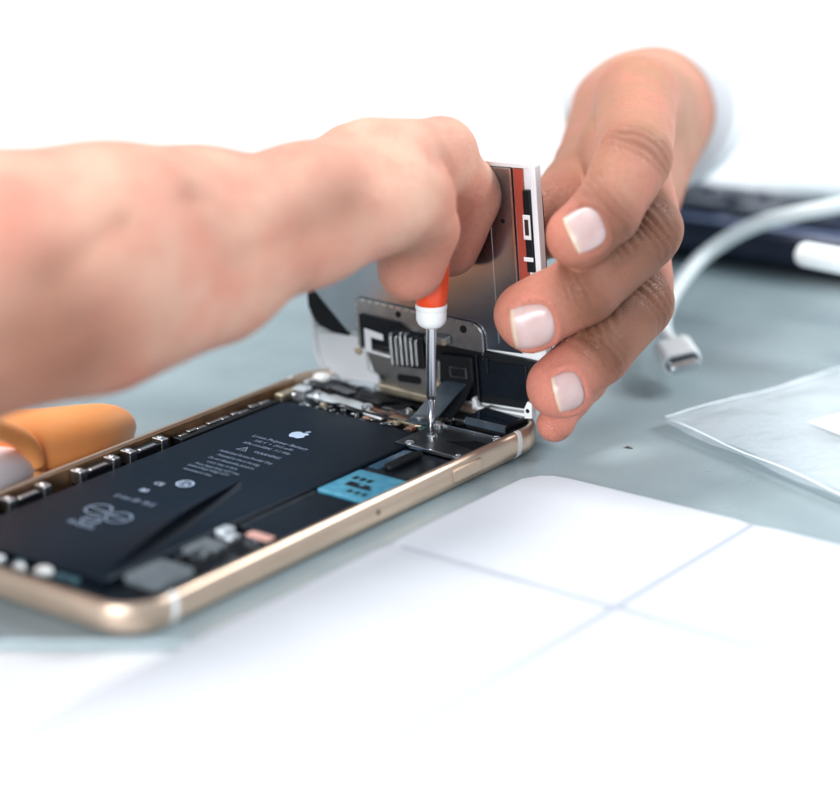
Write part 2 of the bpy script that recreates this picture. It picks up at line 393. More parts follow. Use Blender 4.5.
# right side: logic board, card tray, covers
mb = MB(); mb.prism([(15.4, -56), (31.2, -56), (31.2, 66), (15.4, 66)], 1.75, 2.6); board = mb.build('logic_board', M['blackg'], ph)
mb = MB(); mb.prism(rrect(15.6, 28.8, 6.6, 21.6, 0.5, 3), 3.2, 4.4); ct = mb.build('card_tray', M['blue'], ph, bevel=0.2)
mb = MB()
for a in range(3):
    mb.box(17.6+a*1.9, 18.8+a*1.9, 15.8, 17.6, 4.4, 4.44); mb.box(21.6+a*1.9, 22.8+a*1.9, 8.8, 10.4, 4.4, 4.44)
mb.prism([(18.6, 12.0), (25.5, 12.0), (25.5, 13.1), (24.4, 13.1), (24.4, 14.4), (22.6, 14.4), (22.6, 13.3), (21.4, 13.3), (21.4, 14.4), (18.6, 14.4)], 4.4, 4.44)
mb.build('tray_marking', M['black'], ct)
mb = MB(); mb.prism(rrect(15.6, 30.6, 22.2, 38.2, 0.6, 3), 2.6, 4.2); mb.build('shield_cover', M['blackg'], ph, bevel=0.2)
mb = MB(); mb.prism(rrect(19.2, 21.9, 24.5, 36.4, 1.3, 6), 4.2, 5.4); mb.build('ridge', M['black'], ph, bevel=0.4, seg=3)
mb = MB(); mb.prism([(15.8, 24), (18.7, 24), (18.7, 37.5), (15.8, 37.5)], 4.2, 4.3); mb.build('blue_tape', mat('blue tinted tape', (0.03, 0.09, 0.16), 0.22, coat=0.5), ph)
mb = MB(); mb.prism(rrect(16.0, 31.0, -18.6, 5.6, 0.8, 3), 2.6, 4.1); mb.build('shield_cover', M['blackg'], ph, bevel=0.2)
mb = MB(); mb.box(15.9, 16.25, -18.6, 5.6, 4.1, 4.28); mb.box(15.9, 31, -19.2, -18.75, 4.1, 4.3); mb.build('shield_edge', M['steeld'], ph)
# main metal cover plate, its raised edges and screws
mb = MB(); mb.prism([(11.8, 38.9), (30.4, 38.9), (30.4, 53.6), (13.2, 53.6), (12.4, 49.0), (11.8, 49.0)], 4.55, 4.95); cov = mb.build('metal_cover', M['steeld'], ph, bevel=0.12)
mb = MB(); mb.box(16.0, 29.8, 38.1, 38.85, 4.5, 5.3); mb.box(14.6, 30.0, 53.65, 54.2, 4.6, 5.35); mb.build('cover_edge', M['silver'], cov, bevel=0.1)
for x, y, r in ((15.4, 39.4, 1.1), (29.6, 38.2, 1.25), (13.4, 53.2, 1.3), (29.2, 53.2, 1.15)):
    screw(x, y, 4.96, r, ph)
screw(16.8, 46.0, 4.96, 1.25, ph)
mb = MB(); mb.prism([(21, 45.5), (29.8, 44.5), (29.9, 49.5), (26, 49.6), (24, 47.5)], 4.97, 5.05); mb.build('dark_tape', M['black'], ph)
# camera block
mb = MB(); mb.box(18.2, 29.4, 56.6, 67.0, 2.6, 6.9); cb = mb.build('camera_block', M['black'], ph, bevel=0.3)
mb = MB(); mb.box(18.5, 29.1, 56.9, 66.7, 6.9, 7.25); mb.build('glass_plate', M['lens'], cb, bevel=0.15)
mb = MB(); mb.box(18.3, 29.3, 56.3, 56.58, 5.6, 7.0); mb.build('metal_edge', M['bluegrey'], cb)
mb = MB(); mb.box(18.2, 29.4, 56.5, 56.9, 7.0, 7.32); mb.box(18.2, 18.5, 56.5, 67, 7.0, 7.32); mb.build('bright_edge', M['silver'], cb)
# lower grey foams, copper pad, white connector
mb = MB(); mb.prism(rrect(14.9, 24.2, -52.5, -41.2, 1.2, 4), 2.6, 4.3); mb.build('foam_pad', M['foam'], ph, bevel=0.4)
mb = MB(); mb.prism(rrect(14.6, 20.6, -35.4, -27.4, 1.0, 4), 2.6, 4.2); mb.build('foam_pad', M['foam'], ph, bevel=0.4)
mb = MB(); mb.prism(rrect(20.2, 26.2, -17.6-4.6, -19.6, 0.5, 3), 4.0, 4.35); mb.build('copper_pad', mat('pink copper pad', (0.75, 0.42, 0.36), 0.5), ph, bevel=0.1)
mb = MB(); mb.box(13.6, 16.6, -24.6, -20.6, 2.6, 4.6); mb.box(17.2, 19.2, -25.4, -22.0, 2.6, 4.0); mb.build('white_connector', M['silverw'], ph, bevel=0.3)
mb = MB(); mb.box(21, 30.8, -41, -24.6, 2.6, 3.7); mb.box(25.2, 30.6, -56, -42, 2.6, 3.5); mb.build('black_shield', M['black'], ph, bevel=0.3)
# bottom end: taptic block, speaker, screws, connectors
mb = MB(); mb.box(-26, 14, -66.4, -58.3, 1.75, 3.4); mb.build('bottom_flex', M['blackg'], ph, bevel=0.3)
mb = MB(); mb.box(-24, -8.5, -65.6, -60.0, 3.4, 5.2); mb.build('white_module', M['silverw'], ph, bevel=0.6, seg=3)
for x, y, z, r in ((1.8, -60.4, 3.6, 1.9), (-3.6, -61.6, 3.4, 1.3)):
    mb = MB(); mb.lathe([(r, 0), (r, 1.1), (r*.7, 1.6), (r*.2, 1.8)], (x, y, z), 18); mb.build('screw_post', M['band'], ph, smooth=True)
mb = MB(); mb.box(3.9, 9.8, -60.6, -58.4, 3.4, 4.3); mb.box(-6.6, -4.5, -60.5, -58.6, 3.4, 4.6); mb.build('teal_connector', mat('teal connector', (0.10, 0.22, 0.27), 0.35, 0.3, var=0.5), ph, bevel=0.3)
mb = MB(); mb.prism(rrect(12, 30.5, -66.6, -57.0, 4.0, 5), 1.75, 3.0); mb.build('speaker', M['blackg'], ph, bevel=0.3)

# top end: flexes, brackets, coils
def px(*pts): return list(pts)
mb = MB(); mb.prism([(-24.6, 52.6), (-23.4, 56.6), (-20.2, 56.0), (-19.2, 57.4), (-11.0, 56.2), (-7.4, 54.6), (-6.4, 51.4)], 4.3, 4.9); tb = mb.build('top_bracket', M['silverw'], ph, bevel=0.15)
screw(-7.0, 53.2, 4.95, 1.45, ph); screw(7.4, 54.6, 4.9, 1.4, ph); screw(-23.0, 54.6, 4.9, 1.1, ph)
mb = MB(); mb.prism([(-9.2, 58.8), (-8.6, 55.2), (2.5, 53.0), (5.5, 55.0), (-2, 58.5)], 3.4, 4.2); mb.build('copper_flex', M['copper'], ph)
mb = MB(); mb.prism([(-6.2, 52.4), (-6.2, 50.6), (-0.4, 49.8), (-0.4, 51.6)], 4.4, 4.9); mb.build('white_chip', M['label'], ph, bevel=0.1)
mb = MB(); mb.prism([(-0.2, 51.4), (8.4, 51.0), (12.6, 52.4), (12.6, 53.6), (0, 53.0)], 4.2, 4.7); mb.build('gold_strip', M['goldled'], ph, bevel=0.1)
mb = MB(); mb.prism([(-1.0, 55.6), (6.5, 54.2), (7.0, 57.4), (0.5, 58.6)], 4.3, 5.0); mb.build('dark_chip', M['steeld'], ph, bevel=0.1)
mb = MB(); mb.prism([(9.4, 52.9), (11.6, 52.4), (11.4, 49.4), (10.2, 49.6)], 4.3, 4.8); mb.build('teal_chip', mat('green chip', (0.08, 0.16, 0.15), 0.35, 0.4), ph, bevel=0.1)
# crumpled black flex pieces at the top left
def sheet(pts, z0, amp, parent, m, name='black_flex', n=7, th=0.25):
    """quad sheet pts (4 corners) with gentle folds"""
    mb = MB(); a, b_, c_, d_ = [Vector(p) for p in pts]; vs = []
    for i in range(n+1):
        for j in range(n+1):
            s_, t_ = i/n, j/n
            p = (a*(1-s_)+b_*s_)*(1-t_)+(d_*(1-s_)+c_*s_)*t_
            p.z += amp*(math.sin(s_*5.1+p.x*0.4)*math.cos(t_*4.0+p.y*0.3)) + z0
            vs.append(p)
    fs = [(i*(n+1)+j, i*(n+1)+j+1, (i+1)*(n+1)+j+1, (i+1)*(n+1)+j) for i in range(n) for j in range(n)]
    mb.add(vs, fs); o = mb.build(name, m, parent, smooth=True); s2 = o.modifiers.new('s', 'SOLIDIFY'); s2.thickness = th*MM
    return o
sheet([(-29, 58.5, 0), (-22, 57.0, 0), (-20, 63.5, 0), (-27, 65.5, 0)], 5.3, 0.45, ph, M['blackg'])
sheet([(-24, 57.5, 0), (-16, 56.5, 0), (-15, 62, 0), (-22, 63.5, 0)], 5.7, 0.6, ph, M['black'])
sheet([(-16, 57.2, 0), (-6, 56.0, 0), (-4, 61.5, 0), (-15, 62.5, 0)], 5.2, 0.5, ph, M['black'])
sheet([(-10, 55.8, 0), (-1, 57.0, 0), (0, 62, 0), (-8, 62.5, 0)], 4.6, 0.4, ph, M['blackg'])
mb = MB(); mb.box(-16, 17, 62.8, 66.0, 1.75, 4.4); mb.build('top_flex', M['black'], ph, bevel=0.3)
mb = MB(); mb.box(-30.5, -28, 58.5, 62.5, 2, 5.6); mb.box(-30.4, -26.4, 54.0, 57.5, 2, 5.2); mb.build('corner_bracket', M['silverw'], ph, bevel=0.4, seg=3)
mb = MB(); mb.lathe([(2.3, 5.4), (2.3, 6.2), (1.8, 6.7), (0.6, 6.9)], (-27.8, 62.6, 0), 20); mb.build('white_cap', M['band'], ph, smooth=True)
mb = MB(); mb.box(-30.4, -28.2, 48, 53.5, 3.5, 5.3); mb.build('gold_contact', M['goldled'], ph, bevel=0.3)
mb = MB(); mb.lathe([(0.9, 5.0), (0.9, 5.5), (0.5, 5.7)], (-26.2, 50.2, 0), 14); mb.build('contact_dot', M['silver'], ph, smooth=True)
for x_, y_, r_ in ((-19.5, 50.3, 0.7), (-12.4, 50.6, 0.6), (1.6, 57.4, 0.8), (13.2, 57.8, 0.9), (-15.8, 60.6, 0.7), (16.8, 61.5, 0.8)):
    screw(x_, y_, 5.0, r_, ph)
for x_, y_ in ((-17.2, 50.0), (3.6, 50.4), (9.8, 57.6)):
    mb = MB(); mb.lathe([(1.0, 4.2), (1.0, 4.9), (0.8, 5.1), (0.3, 5.1), (0.28, 4.9)], (x_, y_, 0), 18); mb.build('coax_plug', M['goldled'], ph)
mb = MB(); mb.tube([(-17.2, 50.0, 4.9), (-13.5, 51.6, 5.1), (-8, 50.9, 5.0), (-2, 50.4, 5.2), (3.6, 50.4, 4.9)], 0.32, 8); mb.build('coax_cable', M['black'], ph, smooth=True)
mb = MB(); mb.prism([(-22, 57.2), (-15, 55.9), (-13.8, 58.4), (-20.6, 59.8)], 6.0, 6.25); mb.build('stamped_shield', M['steeld'], ph, bevel=0.1)
mb = MB(); mb.box(10.5, 16.6, 58.8, 62.4, 4.6, 5.3); mb.build('stamped_shield', M['steel'], ph, bevel=0.15)
# tiny surface components scattered over the top board and around the cover
random.seed(11)
def specks(name, m, n, box, z, smin, smax, parent):
    for _ in range(n):
        mb = MB()
        x = random.uniform(box[0], box[1]); y = random.uniform(box[2], box[3]); a = random.uniform(smin, smax); b_ = random.uniform(smin, smax)
        mx = Matrix.Translation((x, y, 0)) @ Matrix.Rotation(random.choice((0, 0, 0.2, 1.57)), 4, 'Z')
        mb.box(-a/2, a/2, -b_/2, b_/2, z-0.6, z+random.uniform(0, 0.5), 0, mx)
        mb.build(name, m, parent, bevel=0.06)
specks('solder_contact', M['silver'], 38, (-24, 17, 48.4, 51.6), 3.9, 0.4, 1.2, ph)
specks('solder_contact', M['silver'], 18, (-6, 17, 54.5, 60.5), 4.2, 0.4, 1.1, ph)
specks('small_chip', M['steeld'], 30, (-24, 16, 48.5, 60.5), 4.1, 0.8, 2.0, ph)
specks('small_chip', M['copper'], 8, (-10, 12, 49.5, 58.5), 4.2, 0.8, 2.2, ph)
specks('small_chip', M['steeld'], 16, (16, 30.5, -40, -20), 3.9, 0.8, 2.0, ph)
specks('solder_contact', M['silver'], 8, (15.6, 30.5, -56, -22), 3.9, 0.5, 1.2, ph)
mb = MB(); mb.box(-25, 13.5, 47.4, 48.4, 1.75, 3.6); mb.box(-25, 16, 48.5, 61, 1.75, 3.3); mb.build('top_board', M['blackg'], ph)
mb = MB(); mb.tube([(30.9, 54.5, 5.0), (30.6, 57.5, 5.6), (31.2, 61.5, 5.4), (29.8, 64.5, 5.2)], 0.8, 8); mb.build('black_gasket', M['black'], ph, smooth=True)

# ------------------------------------------------------------------ the opened display, standing on the far end
DO = Vector((0.684, 66.693, 5.0)); DR = Vector((0.99734, 0.01604, 0.07104)); DU = Vector((-0.07051, -0.03104, 0.99703)); DY = DU.cross(DR)
dm = Matrix(((DR.x, DY.x, DU.x, DO.x*MM), (DR.y, DY.y, DU.y, DO.y*MM), (DR.z, DY.z, DU.z, DO.z*MM), (0, 0, 0, 1)))
ds = empty('phone_screen', 'upright detached phone screen, steel backing facing the camera, held by its edge', 'phone screen', mx=dm)
TOPC = 58.0
out = rrect(-33.5, 33.5, 0.4, TOPC, 9, 10, radii=(7.0, 1.0, 1.0, 9.0))
inn = rrect(-32.3, 32.0, 1.6, TOPC-1.2, 8, 10, radii=(6.0, 0.8, 0.8, 8.0))
mb = MB(); n = len(out)
vs = [(x, 0, z) for x, z in out]+[(x, 2.4, z) for x, z in out]+[(x, 0, z) for x, z in inn]+[(x, 1.0, z) for x, z in inn]
fs = []
for i in range(n):
    j = (i+1) % n
    fs += [(i, j, n+j, n+i), (2*n+i, 2*n+j, j, i), (3*n+i, 3*n+j, 2*n+j, 2*n+i)]
fs += [tuple(range(n, 2*n)), tuple(range(3*n, 4*n))]
mb.add(vs, fs); fr = mb.build('frame', M['white'], ds, bevel=0.25)
mb = MB(); mb.prism(rrect(-33.2, 33.2, 0.7, TOPC-0.3, 8, 8), 2.4, 3.1, 'y'); mb.build('front_glass', M['glass'], ds, bevel=0.2)
mb = MB(); mb.prism([(-31.6, 14.2), (27.2, 14.2), (27.2, TOPC-1.3), (-31.6, TOPC-1.3)], -0.25, 0.9, 'y'); pl = mb.build('backing_plate', M['plate'], ds, bevel=0.15)
mb = MB(); mb.box(20.85, 21.1, -0.32, -0.26, 16, TOPC-2); mb.build('plate_fold', M['silver'], pl)
mb = MB(); mb.box(26.95, 27.35, -0.4, -0.26, 14.3, TOPC-1.4); mb.build('plate_edge', M['silver'], pl)
mb = MB(); mb.lathe([(0.55, -0.3), (0.55, -0.25)], (24.3, 0, 44.6), 14, 'y'); mb.build('plate_hole', M['black'], pl)
mb = MB(); mb.box(27.6, 29.9, 0.2, 0.9, 14.5, TOPC-1.4); mb.build('side_strip', mat('red adhesive strip', (0.50, 0.09, 0.06), 0.3, 0.3), ds)  # red reflection beside the plate, put into the colour of a strip
mb = MB(); mb.box(30.1, 32.0, -0.5, 0.9, 33.5, 52.0); bk = mb.build('black_connector', M['black'], ds, bevel=0.2)
mb = MB(); mb.box(30.0, 31.9, -0.8, -0.52, 41.0, 46.6); mb.box(29.6, 32.1, -0.75, -0.52, 36.0, 37.0); mb.build('connector_clip', M['white'], bk, bevel=0.1)
mb = MB(); mb.box(30.45, 31.5, -0.86, -0.82, 42.0, 45.6); mb.build('clip_window', M['steeld'], bk)
# lower left: white corner is the frame lip, plus the dark adhesive gusset
mb = MB(); mb.prism([(-33.0, 30), (-32.2, 27.0), (-31.0, 23.2), (-28.6, 20.6), (-26.0, 18.0), (-21.4, 13.3), (-24.0, 13.4), (-27.0, 13.8), (-30.5, 15.0), (-32.0, 16.6), (-33.2, 19.5)], -0.5, -0.27, 'y'); mb.build('black_gusset', M['black'], ds)
mb = MB(); mb.prism([(-31.4, 13.2), (-30.6, 6.5), (-28.4, 3.6), (-25.0, 1.9), (-14.2, 2.0), (-14.2, 4.2), (-17.2, 5.0), (-17.4, 13.4)], -0.2, 0.9, 'y'); mb.build('white_corner_panel', M['white'], ds, bevel=0.3)
mb = MB(); mb.prism([(-28, 0.3), (-24.5, -0.4), (-14.6, 0.0), (-14.6, 2.2), (-24.0, 1.9), (-28, 3.0)], -1.8, 0.0, 'y'); mb.build('bottom_lip', M['silverw'], ds, bevel=0.5, seg=3)
screw(-19.2, -0.3, 9.9, 1.0, ds, M['goldled'], axis='y')
# upper bracket with perforated edge
bo = rrect(-18.7, 17.2, 11.0, 23.2, 1.0, 6, radii=(0.6, 3.2, 1.2, 0.6))
bo = [(x, z - (x+18.7)*0.085 if z > 15 else z) for x, z in bo]
mb = MB(); mb.prism(bo, -1.0, -0.5, 'y'); br = mb.build('upper_bracket', M['bracket'], ds, bevel=0.12)
mb = MB()
for k in range(16):
    x = -16.8+k*2.05; z = 22.95-(x+18.7)*0.085
    mb.box(x, x+1.15, -1.08, -1.02, z-0.35, z+0.12)
for k in range(5): mb.box(16.75, 17.1, -1.08, -1.02, 11.4+k*1.5, 12.3+k*1.5)
for k in range(4): mb.box(-18.6, -18.25, -1.08, -1.02, 20.9-k*1.5, 21.6-k*1.5)
mb.build('perforation', M['silver'], br)
for x, z, r in ((-6.2, 20.2, 0.8), (12.0, 18.6, 0.95)):
    mb = MB(); mb.lathe([(r, -1.1), (r, -1.0)], (x, 0, z), 18, 'y'); mb.build('bracket_hole', M['black'], br)
# black module with white stepped frame
mb = MB(); mb.prism([(-17.2, 19.4), (-6.0, 18.4), (-3.0, 16.6), (3.0, 16.4), (3.0, 11.2), (-17.2, 11.2)], -1.9, -1.02, 'y'); bm_ = mb.build('black_module', M['blackg'], ds, bevel=0.15)
mb = MB(); mb.prism([(-15.7, 16.2), (-10.4, 15.2), (-10.4, 13.7), (-14.0, 14.2), (-14.0, 10.9), (-8.2, 10.2), (-8.2, 9.6), (-15.9, 10.6)], -2.15, -1.92, 'y'); mb.build('white_spacer', M['label'], bm_, bevel=0.1)
mb = MB()
for k in range(6): mb.box(-13.4+k*1.1, -12.8+k*1.1, -2.0, -1.92, 11.8, 12.3)
mb.build('contact_pad', M['steeld'], bm_)
# ribbed folded flex
for k in range(6):
    x = -7.7+k*1.42; top = 15.4+(0.9, 0.2, 1.3, 1.1, 0.3, 0.0)[k]
    mb = MB(); mb.prism([(-3.5, 8.5+0.1*k), (-3.5, top-0.8), (-3.2, top-0.2), (-2.6, top), (-1.0, top+0.1), (-1.0, 8.5)], x, x+0.72)
    mb.v = [(vz, vx, vy) for vx, vy, vz in mb.v]
    mb.build('folded_contact', M['steel'] if k % 2 else M['silver'], ds, bevel=0.22, seg=2)
mb = MB(); mb.box(-7.9, 1.4, -2.8, -1.0, 8.2, 15.2); mb.build('flex_core', M['black'], ds, bevel=0.3)
# lower bracket
mb = MB(); mb.prism([(-16.2, 10.9), (4.9, 10.2), (4.4, 2.4), (-3, 2.5), (-12.4, 3.4), (-13.2, 5.0), (-14.4, 5.6)], -1.5, -0.95, 'y'); lb = mb.build('lower_bracket', M['bracket'], ds, bevel=0.15)
mb = MB(); mb.prism(rrect(-7.6, -0.6, 4.0, 5.9, 0.9, 6), -1.6, -1.52, 'y'); mb.build('slot', M['black'], lb)
mb = MB(); mb.prism([(-16.4, 11.3), (4.9, 10.6), (4.9, 10.2), (-16.4, 10.9)], -1.75, -1.0, 'y'); mb.build('bracket_lip', M['silver'], lb)
mb = MB(); mb.prism([(-12.6, 3.5), (4.2, 2.0), (4.2, 0.2), (-11.0, 1.6)], -3.6, -0.9, 'y'); mb.build('gold_ledge', M['goldled'], ds, bevel=0.4, seg=3)
screw(-11.6, -1.6, 4.6, 0.8, ds, M['steeld'], axis='y'); screw(4.3, -1.7, 5.0, 0.9, ds, M['goldled'], axis='y'); screw(4.5, -2.2, 1.8, 1.2, ds, M['goldled'], axis='y')
mb = MB(); mb.box(2.7, 8.5, -3.6, -1.2, 14.9, 16.8); mb.build('metal_connector', M['bracket'], ds, bevel=0.3)
mb = MB(); mb.box(7.6, 8.7, -3.8, -3.62, 15.1, 16.6); mb.build('connector_edge', M['goldled'], ds)
# dark earpiece and camera flex area
mb = MB(); mb.prism([(3.0, 14.8), (15, 13.9), (27.0, 13.2), (31.6, 12.8), (31.6, 6.5), (29.6, 1.4), (3.2, 1.4)], -1.0, 0.4, 'y'); mb.build('black_tape', M['black'], ds, bevel=0.2)
mb = MB(); mb.box(5.6, 15.0, -2.8, -1.0, 5.4, 12.6); cm = mb.build('camera_module', M['black'], ds, bevel=0.5, seg=3)
mb = MB(); mb.box(8.6, 13.4, -3.0, -2.82, 7.4, 10.0); mb.build('module_label', M['steeld'], cm, bevel=0.1)
mb = MB(); mb.box(9.1, 12.9, -3.06, -3.02, 7.8, 9.6); mb.build('module_face', M['black'], cm)
mb = MB(); mb.box(16.0, 28.8, -1.5, -1.02, 3.4, 11.8); mb.box(15.2, 15.8, -2.0, -1.02, 2.2, 13.0); mb.box(17.4, 18.6, -1.9, -1.52, 9.0, 12.6); mb.build('ear_speaker', M['blackg'], ds, bevel=0.3)
mb = MB(); mb.box(14.2, 29.4, -2.6, -1.2, 0.2, 1.0); mb.prism([(14.0, 0.2), (15.6, 0.2), (15.2, 2.2), (14.6, 3.2), (14.0, 2.6)], -2.6, -1.2, 'y'); mb.prism([(28.2, -0.2), (30.4, 0.0), (30.6, 3.6), (29.4, 4.0), (28.4, 2.2)], -2.8, -1.0, 'y')
mb.build('white_bracket', M['white'], ds, bevel=0.2)
mb = MB(); mb.lathe([(0.5, -2.9), (0.5, -2.82)], (29.4, 0, 1.8), 14, 'y'); mb.build('bracket_eye', M['black'], ds)
# ribbon cables from display to board
def ribbon(path, wdir, width, th, name, m, parent, lines=0):
    P = [Vector(p) for p in path]; W = Vector(wdir).normalized()*width/2; mb = MB(); vs = []
    for i, p in enumerate(P):
        t = (P[min(i+1, len(P)-1)]-P[max(i-1, 0)]).normalized(); n_ = t.cross(W).normalized()*th/2
        vs += [p-W-n_, p+W-n_, p+W+n_, p-W+n_]
    fs = [(4*i+k, 4*i+(k+1) % 4, 4*(i+1)+(k+1) % 4, 4*(i+1)+k) for i in range(len(P)-1) for k in range(4)]
    fs += [(3, 2, 1, 0), tuple(4*(len(P)-1)+k for k in range(4))]
    mb.add(vs, fs); return mb.build(name, m, parent, smooth=False, bevel=0.05)
rb = ribbon([(10.6, -1.4, 6.6), (10.0, -3.4, 6.0), (9.2, -6.6, 4.2), (8.4, -9.6, 2.2), (7.8, -11.8, 0.7), (7.4, -13.0, 0.2), (7.3, -15.2, -0.1)], (1, 0.05, 0.04), 6.6, 0.35, 'ribbon_cable', M['bluegrey'], ds)
rb2 = ribbon([(12.4, -0.9, 9.0), (12.8, -3.0, 6.2), (12.6, -5.8, 3.6), (12.2, -8.6, 1.4), (12.0, -10.6, 0.4)], (1, 0.0, 0.1), 4.4, 0.35, 'ribbon_cable', M['black'], ds)
mb = MB()
for k in range(5):
    P_ = [(8.6+k*1.0-0.28*q, -3.62-q*1.05, 6.12-q*0.66) for q in range(6)]
    mb.tube(P_, 0.09, 5)
mb.build('cable_print', M['bluegrey'], rb)

# ------------------------------------------------------------------ precision screwdriver
sd = empty('screwdriver', 'slim precision screwdriver with orange-red handle standing upright on a screw', 'screwdriver', (16.6, 45.9, 5.5))
mb = MB(); mb.lathe([(0.25, 0.0), (0.55, 0.5), (0.75, 1.2), (0.8, 8.4)], seg=16); mb.build('tip', M['shaft'], sd, smooth=True)
mb = MB(); mb.lathe([(0.9, 8.4), (1.15, 9.4), (1.18, 28), (1.18, 29.5)], seg=28); s1 = mb.build('shaft', M['shaft'], sd, smooth=True)
mb = MB(); mb.lathe([(1.3, 25.0), (2.2, 25.2), (2.9, 25.8), (3.35, 26.8), (3.4, 28.6), (3.25, 29.0), (3.5, 29.3), (3.5, 30.3), (3.0, 30.6)], seg=40)
for k in range(0): pass
mb.build('collar', M['collar'], sd, smooth=True, bevel=0.1)
mb = MB()
prof = [(3.0, 30.0), (3.35, 30.3), (3.55, 31.5), (3.9, 34), (4.0, 37), (3.8, 56), (3.2, 58.5), (1.6, 59.2)]
vs = []; seg = 48
for r_, h in prof:
    for k in range(seg):
        g = 2*math.pi*k/seg; q = r_*(1-0.05*(0.5+0.5*math.cos(g*8))*(1 if h > 33 else 0)); vs.append((q*math.cos(g), q*math.sin(g), h))
mb.add(vs, [(i*seg+k, i*seg+(k+1) % seg, (i+1)*seg+(k+1) % seg, (i+1)*seg+k) for i in range(len(prof)-1) for k in range(seg)]+[tuple(reversed(range(seg))), tuple(range((len(prof)-1)*seg, len(prof)*seg))])
mb.build('handle', M['red'], sd, smooth=True)

# ------------------------------------------------------------------ white card with folds
cdm = empty('folded_card', 'white card sheet with crossing fold lines lying in the near right corner', 'paper')
def flat_sheet(x0, x1, y0, y1, z, th, name, m, parent):
    mb = MB(); mb.prism(rrect(x0, x1, y0, y1, 6, 8, radii=(3, 3, 7.5, 3)), z, z+th); return mb.build(name, m, parent, bevel=0.12)
mb = MB()
NX, NY = 64, 60
X0, X1, Y0, Y1 = 41.5, 330, -330, 51.5
xs = sorted(set([X0+(X1-X0)*(i/NX) for i in range(NX+1)] + [94.0, 95.0, 96.0])); ys = sorted(set([Y0+(Y1-Y0)*(i/NY) for i in range(NY+1)]+[-2.4, -1.4, -0.4]))
def cz(x, y):
    d1 = math.exp(-((x-95)/2.2)**2); d2 = math.exp(-((y+1.4)/2.4)**2)
    return 0.75 - 0.40*max(d1, d2) + 0.12*math.sin(x*0.05)*math.cos(y*0.043)
vs = []
cr_ = 7.5
for y in ys:
    for x in xs:
        xx, yy2 = x, y
        ax, ay = X0+cr_, Y1-cr_
        if x < ax and y > ay:
            dx, dy = x-ax, y-ay; L1 = max(abs(dx), abs(dy)); L2 = math.hypot(dx, dy)
            if L2 > 1e-6: xx = ax+dx*L1/L2; yy2 = ay+dy*L1/L2
        vs.append((xx, yy2, cz(x, y)))
nx = len(xs)
fs = [(j*nx+i, j*nx+i+1, (j+1)*nx+i+1, (j+1)*nx+i) for j in range(len(ys)-1) for i in range(nx-1)]
mb.add(vs, fs); o = mb.build('sheet', M['paper'], cdm, smooth=False); s_ = o.modifiers.new('s', 'SOLIDIFY'); s_.thickness = 0.0003; s_.offset = 0
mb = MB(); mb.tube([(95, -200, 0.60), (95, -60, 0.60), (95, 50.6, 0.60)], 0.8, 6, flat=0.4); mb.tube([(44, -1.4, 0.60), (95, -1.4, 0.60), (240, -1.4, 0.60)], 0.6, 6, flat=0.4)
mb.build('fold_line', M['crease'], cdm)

# ------------------------------------------------------------------ clear plastic bag
bg_ = empty('plastic_bag', 'clear crinkled plastic bag with a white label lying flat at the right', 'plastic bag')
pm = bpy.data.materials.new('clear polythene'); pm.use_nodes = True
n_ = pm.node_tree.nodes; l_ = pm.node_tree.links; b_ = n_['Principled BSDF']
b_.inputs['Base Color'].default_value = (0.86, 0.93, 0.97, 1); b_.inputs['Roughness'].default_value = 0.16; b_.inputs['Alpha'].default_value = 0.30
b_.inputs['Specular IOR Level'].default_value = 0.9
t_ = n_.new('ShaderNodeTexCoord'); ns_ = n_.new('ShaderNodeTexNoise'); ns_.inputs['Scale'].default_value = 110; ns_.inputs['Detail'].default_value = 7; ns_.inputs['Distortion'].default_value = 1.2
l_.new(t_.outputs['Object'], ns_.inputs['Vector']); bp_ = n_.new('ShaderNodeBump'); bp_.inputs['Strength'].default_value = 0.8; bp_.inputs['Distance'].default_value = 0.0012
l_.new(ns_.outputs['Fac'], bp_.inputs['Height']); l_.new(bp_.outputs[0], b_.inputs['Normal'])
c0 = Vector((47.6, 94.4, 0)); e1 = Vector((15.4, 57, 0)); e2 = Vector((55.6, -20, 0))
def bag_layer(z0, amp, name, seed):
    mb = MB(); vs = []; N1, N2 = 70, 60; random.seed(seed)
    ph1, ph2 = random.uniform(0, 6), random.uniform(0, 6)
    for i in range(N1+1):
        for j in range(N2+1):
            s_, t_2 = i/N1*2.6, j/N2*2.4
            p = c0+e1*s_+e2*t_2
            edge = min(1, min(s_, t_2)*5)
            z = z0*(0.55+0.45*edge) + amp*edge*(math.sin(p.x*.21+p.y*.13+ph1)+0.6*math.sin(p.x*-.17+p.y*.33+ph2)+0.35*math.sin(p.x*.6+p.y*.1))
            if j == 0 or i == 0: z = max(0.9, z0*0.8+0.35*math.sin(p.x*.3+p.y*.2))
            p.z = max(0.5, z); vs.append(p)
    fs = [(i*(N2+1)+j, i*(N2+1)+j+1, (i+1)*(N2+1)+j+1, (i+1)*(N2+1)+j) for i in range(N1) for j in range(N2)]
    mb.add(vs, fs); return mb.build(name, pm, bg_, smooth=True)
bag_layer(3.4, 0.35, 'film', 3); bag_layer(1.5, 0.2, 'film', 8)
mb = MB(); edge1 = [c0+e1*(k/20*2.6)+Vector((0, 0, 2.6+0.35*math.sin(k))) for k in range(21)]; edge2 = [c0+e2*(k/20*2.4)+Vector((0, 0, 2.6+0.3*math.sin(k*1.3))) for k in range(21)]
mb.tube(edge1, 0.33, 6, flat=0.5); mb.tube(edge2, 0.38, 6, flat=0.5); em = mat('sealed edge', (0.88, 0.94, 0.97), 0.25, alpha=0.75); mb.build('sealed_edge', em, bg_, smooth=True)
mb = MB(); lc = Vector((75.3, 112.2, 2.35)); la = Vector((0.28, 0.96, 0)).normalized(); lb_ = Vector((0.94, -0.34, 0)).normalized()
q = [lc, lc+lb_*70, lc+lb_*70+la*40, lc+la*21]
